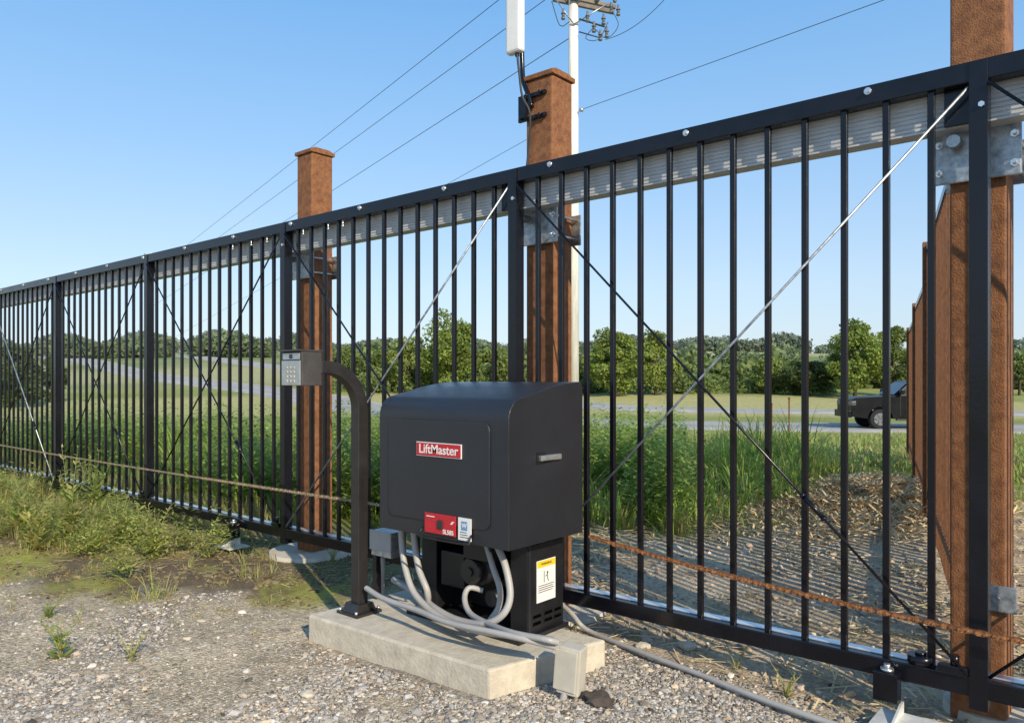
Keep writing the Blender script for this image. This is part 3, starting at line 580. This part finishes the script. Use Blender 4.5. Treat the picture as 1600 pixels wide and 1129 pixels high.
# ---------------------------------------------------------------- gooseneck + keypad
gx,gn=-2.905,2.31
gs=thing('bent_pole',(gx,gn,.105),'dark square bent pole on a base plate at the left end of the pad','pole')
R=.20; zt=1.262; path=[Vector((gx,gn,.115)),Vector((gx,gn,.6)),Vector((gx,gn,zt-R))]+[Vector((gx,gn-R+R*math.cos(t),zt-R+R*math.sin(t))) for t in np.linspace(.08,math.pi/2,16)]+[Vector((gx,gn-R-.035,zt))]
MB().tube(path,.0285,4,sq=True).build('tube',M['gooseneck'],gs,bevel=.004)
bp=MB().box((gx-.075,gn-.075,.105),(gx+.075,gn+.075,.118),.002); bp.prism([(gn-.06,.118),(gn+.06,.118),(gn+.042,.155),(gn-.042,.155)],'x',gx-.05,gx+.05); bp.build('base_plate',M['gooseneck'],gs)
for sx in (-.06,.06):
    for sy in (-.066,.066): MB().cyl((gx+sx,gn+sy,.118),(gx+sx,gn+sy,.132),.008,seg=6).build('anchor_bolt',M['zinc'],gs)
kp=thing('keypad',(gx-.03,2.02,1.17),'silver entry keypad in a dark grey housing on the end of the bent pole','keypad')
kx0,kx1=-3.025,-2.872; ky=1.968; kt=1.335; kb=1.175
MB().box((kx0,ky,kb+.004),(kx1,2.073,kt-.004),.004).build('housing',M['kpbox'],kp)
MB().box((kx0-.004,ky-.018,kt-.0035),(kx1+.004,2.076,kt+.003),.001).build('hood',M['kpbox'],kp)
fp=MB().box((kx0+.006,ky-.006,kb+.006),(kx1-.006,ky-.0005,kt-.045),.002).build('face_plate',M['silver'],kp)
for r in range(4):
    for c_ in range(3): 
        x=kx0+.050+.026*c_; z=kb+.024+.020*r; MB().cyl((x,ky-.006,z),(x,ky-.009,z),.0062,seg=14).build('button',M['greybox'],fp)
        text('*0#789456123'[r*3+c_],.009,(x,ky-.0095,z),M['ink'],fp,name='button_numeral')
MB().cyl(((kx0+kx1)/2,ky-.0005,kt-.026),((kx0+kx1)/2,ky-.008,kt-.026),.010,seg=18).build('camera_lens',M['glass'],kp)
MB().box((kx0+.012,ky-.004,kt-.040),(kx1-.012,ky-.0005,kt-.012),.001).build('camera_window',M['silver'],kp)
# ---------------------------------------------------------------- antenna
an=thing('antenna',(-2.56,3.13,2.6),'white panel antenna on a bent black arm bolted to the middle rusty post','antenna')
p=P(806,85,3.1)
MB().box((p.x-.052,3.07,p.z),(p.x+.052,3.12,p.z+.62),.022,seg=4).build('panel',M['white'],an)
arm=[P(815,60,3.14),P(816,100,3.14),P(818,128,3.13),P(826,150,3.12),P(831,168,3.12)]
MB().tube(catm(arm,.015),.013,10).build('arm',M['black'],an)
z1_=P(835,148,3.13).z; z2_=P(835,183,3.13).z
for z in (z1_,z2_): MB().box((-2.60,3.118,z-.012),(-2.42,3.134,z+.008),.002).cyl((-2.54,3.118,z),(-2.54,3.105,z),.009,seg=6).cyl((-2.45,3.118,z),(-2.45,3.105,z),.009,seg=6).build('clamp',M['black'],an)
MB().box((-2.585,3.10,z2_),(-2.535,3.118,z1_),.003).build('hinge_plate',M['black'],an)
cb=[P(808,84,3.09),P(811,112,3.08),P(816,150,3.07),P(828,178,3.09),P(826,230,3.12),P(823,262,3.125)]
MB().tube(catm(cb,.015),.006,8).build('cable',M['wire'],an)
MB().cyl(P(808,88,3.095),P(808,80,3.095),.012,seg=12).build('connector',M['ink'],an)
# ---------------------------------------------------------------- utility poles and wires
def W3(X,Y,z): u,n=c2w(X,Y); return Vector((u,n,z))
def PW(px,py,Y): return W3((px-800)/F*Y,Y,EYE-(py-595)*Y/F)
def upole(X,Y,H,label,detail):
    b0=W3(X,Y,float(terr(X,Y))); o=thing('utility_pole',b0,label,'utility pole')
    MB().cyl(b0-Vector((0,0,.3)),b0+Vector((0,0,H)),.175,.145,seg=20).build('pole_shaft',M['wood'],o)
    for zz,L in ((H-.35,1.25),(13.0-b0.z,1.15)):
        ar=MB(); yo=-.19
        ar.tube([W3(X-L*.55,Y+yo-.15,b0.z+zz+.12),W3(X+L*1.15,Y+yo+.25,b0.z+zz-.10)],.055,4,sq=True)
        if detail: ar.tube([W3(X-L*.55,Y-yo-.15,b0.z+zz+.14),W3(X+L*1.15,Y-yo+.25,b0.z+zz-.08)],.055,4,sq=True)
        ar.build('crossarm',M['dwood'],o)
        for s in (-.5,.1,.65,1.1):
            q=W3(X+L*s,Y+yo-.02,b0.z+zz+.05-.12*s); MB().cyl(q,q+Vector((0,0,.07)),.05,.06,seg=12).cyl(q+Vector((0,0,.07)),q+Vector((0,0,.16)),.075,.04,seg=12).build('insulator',M['porcelain'],o)
        br=MB()
        for s in (-.5,.9): br.tube([W3(X+L*s,Y+yo-.06,b0.z+zz-.05-.1*s),W3(X,Y+yo-.0,b0.z+zz-.75)],.022,4)
        br.build('brace',M['galv'],o)
    if detail:
        for (px,py) in ((928,42),(943,30),(938,55),(955,12),(880,22),(918,26),(966,16),(948,50)):
            q=PW(px,py,23.75); MB().cyl(q+Vector((0,0,.16)),q-Vector((0,0,.12)),.035,.05,seg=10).cyl(q-Vector((0,0,.12)),q-Vector((0,0,.17)),.07,.06,seg=12).cyl(q+Vector((0,0,.0)),q+Vector((0,0,.03)),.07,seg=12).build('insulator',M['porcelain'],o)
        MB().tube([PW(905,30,23.8),PW(945,42,23.75)],.03,4).tube([PW(905,50,23.8),PW(940,60,23.75)],.02,4).tube(catm([PW(928,42,23.7),PW(915,60,23.7),PW(935,62,23.7),PW(950,35,23.7)],.1),.012,5).tube(catm([PW(955,14,23.7),PW(966,40,23.7),PW(948,60,23.7),PW(930,46,23.7)],.1),.012,5).tube(catm([PW(862,2,23.7),PW(875,40,23.7),PW(890,34,23.7)],.1),.014,5).build('bracket',M['wire'],o)
        MB().cyl(PW(906,172,23.85),PW(911,172,23.8),.06,seg=10).build('wire_clamp',M['galv'],o)
upole(1.92,24,14.9,'tall bleached wooden utility pole with crossarms rising behind the antenna post',True)
upole(-39.9,85,15,'distant thin utility pole far off to the left behind the gate',False)
def wire(a,b,sag,label,r=.012):
    pts=[a.lerp(b,t)-Vector((0,0,4*sag*t*(1-t))) for t in np.linspace(0,1,24)]
    tag(MB().tube(pts,r,5).build('power_line',M['wire']),label,'wire','overhead wires')
wire(PW(866,-68,24),PW(240,424,85),.0,'uppermost overhead wire running down to the left from the pole')
wire(PW(893,-30,24),PW(252,436,85),.0,'second overhead wire from the top, running down to the left')
wire(PW(905,50,24),PW(236,480,85),.0,'third overhead wire from the top, meeting the pole beside the antenna')
wire(PW(905,172,24),PW(240,545,85),.0,'lowest overhead wire, leaving the pole leftwards behind the middle rusty post',.008)
wire(PW(907,172,24),PW(3000,-586,9),.0,'overhead wire rising from the pole to the upper right',.009)
wire(PW(946,62,23.7),W3(6.5,22,15.5),.9,'short drooping wire right of the crossarm',.010)
# ---------------------------------------------------------------- rusty fence at right
secs=[(3.75,7.4,2.36),(7.4,10.2,2.10),(10.2,13.0,1.99)]; lab=['nearest section of the rusty picket fence, partly hidden by the rightmost post','middle section of the rusty picket fence seen almost edge-on','farthest section of the rusty picket fence, beside the black pickup']
fu=lambda n:-.55-.255*(n-3.5)
for (na,nb,zt),l in zip(secs,lab):
    o=thing('fence_section',(fu(na),na,0),l,'fence')
    b=MB(); L=math.hypot(fu(nb)-fu(na),nb-na); K=int(L/.11)
    gb=lambda n:float(gz(fu(n),n))
    rot=Matrix.Rotation(math.atan(.255),3,'Z')
    for j in range(1,K):
        n=na+(nb-na)*j/K; b.box((fu(n)-.02,n-.02,gb(n)+.06),(fu(n)+.02,n+.02,zt-.03),0,rot=rot)
    b.build('pickets',M['rust'],o)
    for z in (zt-.03,.25):
        MB().tube([Vector((fu(na),na,z)),Vector((fu(nb),nb,z))],.025,4,sq=True).build('rail',M['black'] if z>1 else M['rust'],o)
    for n in (nb-.05,): MB().box((fu(n)-.05,n-.05,gb(n)-.1),(fu(n)+.05,n+.05,zt+.03),.006,rot=rot).build('fence_post',M['rust'],o)
# ---------------------------------------------------------------- roadside stakes
for i,(px,Y,h,l) in enumerate([(1206,23,1.15,'thin rusty stake in the meadow before the road, left of two'),(1233,20.5,1.2,'thin rusty stake in the meadow before the road, right of two')]):
    X=(px-800)/F*Y; z=float(terr(X,Y)); p=W3(X,Y,z); o=thing('fence_stake',p,l,'stake')
    MB().box(p-Vector((.018,.006,.15)),p+Vector((.018,.006,h))).box(p-Vector((.004,.02,.15)),p+Vector((.004,.02,h-.004))).build('stake_shaft',M['rust'],o)
    MB().box(p+Vector((-.03,-.008,h-.05)),p+Vector((.03,.008,h+.005)),.003).build('stake_tip',M['rust'],o)
# ---------------------------------------------------------------- pickup
X,Y=16.75,31.6; pk=thing('pickup_truck',W3(X,Y,float(terr(X,Y))+.07),'black crew cab pickup driving left on the road beyond the fence','pickup',rz=math.atan2(*reversed(c2w(-1,.12))))
def wpart(b,name,m,par=pk,bevel=None): return b.build(name,M[m],par,world=False,bevel=bevel)
def arch(cx,r,n=9): return [(cx+r*math.cos(math.radians(180*i/n)),.42+r*math.sin(math.radians(180*i/n))) for i in range(n+1)]
fr,re_=1.85,-1.85; r=.47
body=[(-2.95,.62),(-2.95,1.30),(-2.9,1.34),(-1.0,1.34),(1.0,1.36),(1.25,1.35),(2.75,1.27),(2.92,1.20),(2.95,1.1),(2.95,.5),(2.4,.42)]+arch(fr,r)+[(1.3,.42),(-1.3,.42)]+arch(re_,r)+[(-2.4,.42)]
b=MB(); b.prism(body,'y',-.98,.98); wpart(b,'body','truck',bevel=.02)
cabp=[(-1.05,1.35),(-.97,1.88),(-.8,1.95),(.55,1.95),(.68,1.90),(1.32,1.34)]
b=MB(); A=[b.b.verts.new((p[0],-.93+(.11 if p[1]>1.5 else 0),p[1])) for p in cabp]; B=[b.b.verts.new((p[0],.93-(.11 if p[1]>1.5 else 0),p[1])) for p in cabp]
for k in range(6): b.b.faces.new((A[k],A[(k+1)%6],B[(k+1)%6],B[k]))
b.b.faces.new(A[::-1]); b.b.faces.new(B); wpart(b,'cab','truck',bevel=.02)
for s in (-1,1):
    for w in ([(-.90,1.42),(-.84,1.83),(-.12,1.85),(-.12,1.42)],[(-.02,1.42),(-.02,1.85),(.60,1.83),(1.08,1.42)]):
        b=MB(); vs=[b.b.verts.new((p[0],s*(.93-.11*max(0,(p[1]-1.35)/.53)+.005),p[1])) for p in w]; b.b.faces.new(vs); wpart(b,'side_window','glass')
    for xx in (-.75,.15): wpart(MB().box((xx,s*.98,1.22),(xx+.18,s*1.005,1.255),.008),'door_handle','truck')
    for xx in (-1.02,-.07,1.08): wpart(MB().box((xx,s*.9805,.55),(xx+.012,s*.9825,1.33)),'door_seam','ink')
    wpart(MB().box((1.0,s*.98,1.40),(1.14,s*1.2,1.60),.03),'mirror','truck')
    wpart(MB().box((2.78,s*.55,.95),(2.965,s*.985,1.12),.02),'headlight','chrome')
    wpart(MB().box((-2.97,s*.78,.95),(-2.8,s*.99,1.28),.02),'tail_light','red')
    wpart(MB().box((-1.2,s*.9,.36),(1.25,s*1.06,.42),.015),'running_board','ink')
    for cx in (fr,re_):
        w=wpart(MB().cyl((cx,s*.72,.40),(cx,s*1.0,.40),.40,seg=32),'wheel','rubber',bevel=.03)
        b=MB().cyl((cx,s*1.0,.40),(cx,s*1.006,.40),.25,seg=28).cyl((cx,s*1.006,.40),(cx,s*1.02,.40),.07,seg=14)
        for k in range(6):
            t=k*math.pi/3; b.tube([Vector((cx,s*1.012,.40)),Vector((cx+.24*math.cos(t),s*1.012,.40+.24*math.sin(t)))],.022,4)
        wpart(b,'rim','porcelain',w)
wpart(MB().box((2.93,-.95,.46),(3.07,.95,.74),.02),'front_bumper','truck'); wpart(MB().box((-3.05,-.9,.5),(-2.93,.9,.72),.03),'rear_bumper','chrome'); wpart(MB().box((2.93,-.5,.80),(2.975,.5,1.16),.01),'grille','ink')
b=MB(); vs=[b.b.verts.new(v) for v in ((.73,-.76,1.87),(.73,.76,1.87),(1.28,.87,1.39),(1.28,-.87,1.39))]; b.b.faces.new(vs); o=wpart(b,'windscreen','glass'); o.location=(.012,0,.012)
# ---------------------------------------------------------------- trees
def crown(r,H,Wd,K,leaves,ls,base,low=.0):
    cs=[];cr=[]
    for k in range(K):
        d=r.normal(size=3); d/=np.linalg.norm(d); q=r.uniform(.3,1.0)**.55
        zc_=H*(low+(1-low)*.5); c=np.array([d[0]*Wd*.42*q,d[1]*Wd*.42*q,zc_+d[2]*H*(1-low)*.44*q])
        tz=(c[2]/H); c[:2]*=1.0-.45*max(0,tz-.45)/.55
        cs.append(c); cr.append(Wd*r.uniform(.07,.19))
    pick=r.integers(0,K,leaves); d=r.normal(size=(leaves,3)); d/=np.linalg.norm(d,axis=1)[:,None]
    cs=np.array(cs);cr=np.array(cr); p=cs[pick]+d*(cr[pick]*r.uniform(.5,1.15,leaves))[:,None]*np.array([1,1,.8])
    t1=r.normal(size=(leaves,3)); t1/=np.linalg.norm(t1,axis=1)[:,None]; t2=np.cross(t1,r.normal(size=(leaves,3))); t2/=np.linalg.norm(t2,axis=1)[:,None]
    s=(ls*r.uniform(.6,1.3,leaves))[:,None]
    v=np.stack([p-t1*s,p+t2*s*.6,p+t1*s,p-t2*s*.6],1).reshape(-1,3)
    t=(np.array([(0,1,2),(0,2,3)])[None]+4*np.arange(leaves)[:,None,None]).reshape(-1,3)
    sh=r.uniform(.75,1.25,K)[pick]*r.uniform(.75,1.25,leaves); c=np.array(base)[None]*sh[:,None]*(1+r.uniform(-.08,.08,(leaves,3)))
    return v,t,np.repeat(np.clip(c,0,1),4,0),cs
def tree(px,top,wpx,Y,label,base,seed=0,K=26,leaves=3600):
    X=(px-800)/F*Y; z=float(terr(X,Y))-.05; zt=EYE-(top-595)*Y/F; H=zt-z; Wd=wpx*Y/F; r=np.random.default_rng(seed+100)
    o=thing('tree',W3(X,Y,z),label,'tree',"trees along the far side of the road")
    v,t,c,cs=crown(r,H,Wd,K,leaves,Wd*.018+.05,base); tri_mesh('crown',v,t,M['leaf'],c,o)
    b=MB(); tw=.035*H; b.tube([Vector((0,0,-.2)),Vector((.02*H,0,H*.25)),Vector((0,.02*H,H*.5)),Vector((.01*H,0,H*.8))],[tw*.8,tw*.6,tw*.4,tw*.12],8)
    for c_ in cs[::3]: b.tube([Vector((0,0,H*r.uniform(.2,.45))),Vector(c_)*.6+Vector((0,0,H*.15)),Vector(c_)],[tw*.3,tw*.18,tw*.05],5)
    b.build('trunk',M['bark'],o,world=False)
T1=(.21,.275,.06); T2=(.17,.22,.06); T3=(.25,.31,.08); DK=(.10,.14,.05)
tr=[(705,480,106,75,'tallest round green tree, left of the middle rusty post',T1,44),
(640,526,92,78,'broad mid green tree at the left foot of the tallest tree',T3,34),
(588,544,70,82,'low rounded tree, second left of the tallest tree',T2,24),
(545,536,70,84,'small dark tree just right of the post behind the keypad',T2,22),
(772,540,86,80,'medium tree immediately right of the tallest tree',T2,26),
(962,506,104,72,'large full green tree right of the utility pole, its left half',T1,42),
(1024,514,86,74,'large green tree right of the utility pole, its shorter right neighbour',T3,34),
(915,554,60,80,'low bush-like tree directly right of the cabinet and pole',T2,18),
(1085,570,74,84,'low wide bushy tree right of the big pair by the pole',T3,20),
(1140,560,64,86,'small round tree between the big pair and the pickup, left of two',T2,20),
(1205,554,76,76,'light green small tree, third left of the pickup',T3,24),
(1262,556,94,74,'dark wide bushy tree left of the pickup',DK,30),
(1335,496,108,70,'tall leafy tree standing behind the pickup, the left of two',T1,42),
(1395,500,84,72,'tall leafy tree standing behind the pickup, the right of two',T2,32),
(1592,540,60,74,'tree glimpsed right of the rightmost rusty post',T2,22),
(20,535,100,58,'dark dense tree mass at the far left edge behind the gate',DK,28),
(80,556,64,64,'smaller dark tree right of the dense mass at far left',DK,22)]
for i,(px,top,w,Y,l,base,K) in enumerate(tr): tree(px,top,w,Y,l,base,i,K,int((2400+60*K)*(2.2 if w>80 else 1)))
def woods(name,label,segs,base,seed,gap=-.7):
    r=np.random.default_rng(seed); VV=[];TT=[];CC=[];k0=0
    for (p0,p1,Y0,Y1,h0,h1,dens) in segs:
        for _ in range(int(abs(p1-p0)*dens)):
            t=r.random(); px=p0+(p1-p0)*t
            if math.sin(px*.031+seed)+math.sin(px*.083)<gap: continue
            Y=(Y0+(Y1-Y0)*t)*r.uniform(.95,1.06); X=(px-800)/F*Y; z=float(terr(X,Y)); h=r.uniform(h0,h1)*(1+.25*math.sin(px*.05+seed)); w=h*r.uniform(.6,1.1)
            L=90; d=r.normal(size=(L,3)); d/=np.linalg.norm(d,axis=1)[:,None]; u0,n0=c2w(X,Y)
            p=np.array([u0,n0,z+h*.48])+d*np.array([w*.6,w*.6,h*.5])*r.uniform(.6,1.05,(L,1))
            t1=r.normal(size=(L,3)); t1/=np.linalg.norm(t1,axis=1)[:,None]; t2=r.normal(size=(L,3)); t2/=np.linalg.norm(t2,axis=1)[:,None]; s=h*.10*r.uniform(.6,1.3,(L,1))
            VV.append(np.stack([p-t1*s,p+t2*s,p+t1*s,p-t2*s],1).reshape(-1,3)); TT.append((np.array([(0,1,2),(0,2,3)])[None]+4*np.arange(L)[:,None,None]+k0).reshape(-1,3)); k0+=4*L
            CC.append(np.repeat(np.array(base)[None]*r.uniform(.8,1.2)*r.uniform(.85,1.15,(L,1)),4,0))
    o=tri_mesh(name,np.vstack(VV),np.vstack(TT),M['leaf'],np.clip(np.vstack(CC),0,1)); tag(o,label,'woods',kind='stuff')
woods('distant_woods','band of woods along the far ridge under the sky, haze put into its colour',[(-120,470,340,350,5,8.5,1.7),(470,900,360,360,4,7,1.7),(880,1130,370,360,3.5,6.5,1.5),(1130,1300,350,350,5,8,1.5),(1300,1750,350,340,4,7,1.3)],(.22,.265,.20),3,-1.6)  # distance haze is mixed into the leaf colour, greyer and bluer
woods('valley_woods','scattered tree groups on the slopes below the far ridge, haze tinted into the leaves',[(60,480,230,200,3,6,.7),(480,900,170,190,2.0,4.5,.5),(900,1320,180,160,2.0,4.5,.4),(1320,1700,150,150,2,4,.4)],(.19,.24,.12),9)  # a milder haze tint painted into these leaves
woods('hedgerow_woods','band of low hedgerow bushes between the pasture and the far fields',[(480,880,96,90,1.8,3.8,.6),(500,860,80,82,1.0,2.2,.35),(880,1320,92,86,1.6,3.4,.6),(900,1300,80,78,.8,2.0,.35),(1320,1700,90,86,1.5,3.4,.55),(-100,60,120,130,3,6,.5)],(.18,.235,.075),4,-1.3)
# rocks
b=MB(); bmesh.ops.create_icosphere(b.b,subdivisions=3,radius=1)
for v in b.b.verts:
    q=v.co.copy(); f=1+.22*math.sin(q.x*4+1)*math.sin(q.y*5)+.16*math.sin(q.z*7+q.x*3); v.co=Vector((q.x*.062*f,q.y*.045*f,q.z*.03*f))
g=G(935,1098); o=b.build('rock',M['rock']); o.location=g+Vector((0,0,.012)); tag(o,'dark lumpy rock lying on the gravel in front of the pad end','rock')
for i,(px,py,s,l) in enumerate([(1005,1010,.03,'pale stone beside the long conduit just right of the pad'),(480,1085,.026,'light grey stone in the gravel left of the pad corner'),(1075,1010,.035,'tan stone under the bottom rail right of the cabinet')]):
    b=MB(); bmesh.ops.create_icosphere(b.b,subdivisions=2,radius=s)
    for v in b.b.verts: v.co=Vector((v.co.x*1.3,v.co.y,v.co.z*.6))*(1+random.uniform(-.12,.12))
    o=b.build('rock',M['conc']); o.location=G(px,py)+Vector((0,0,.004)); tag(o,l,'rock')
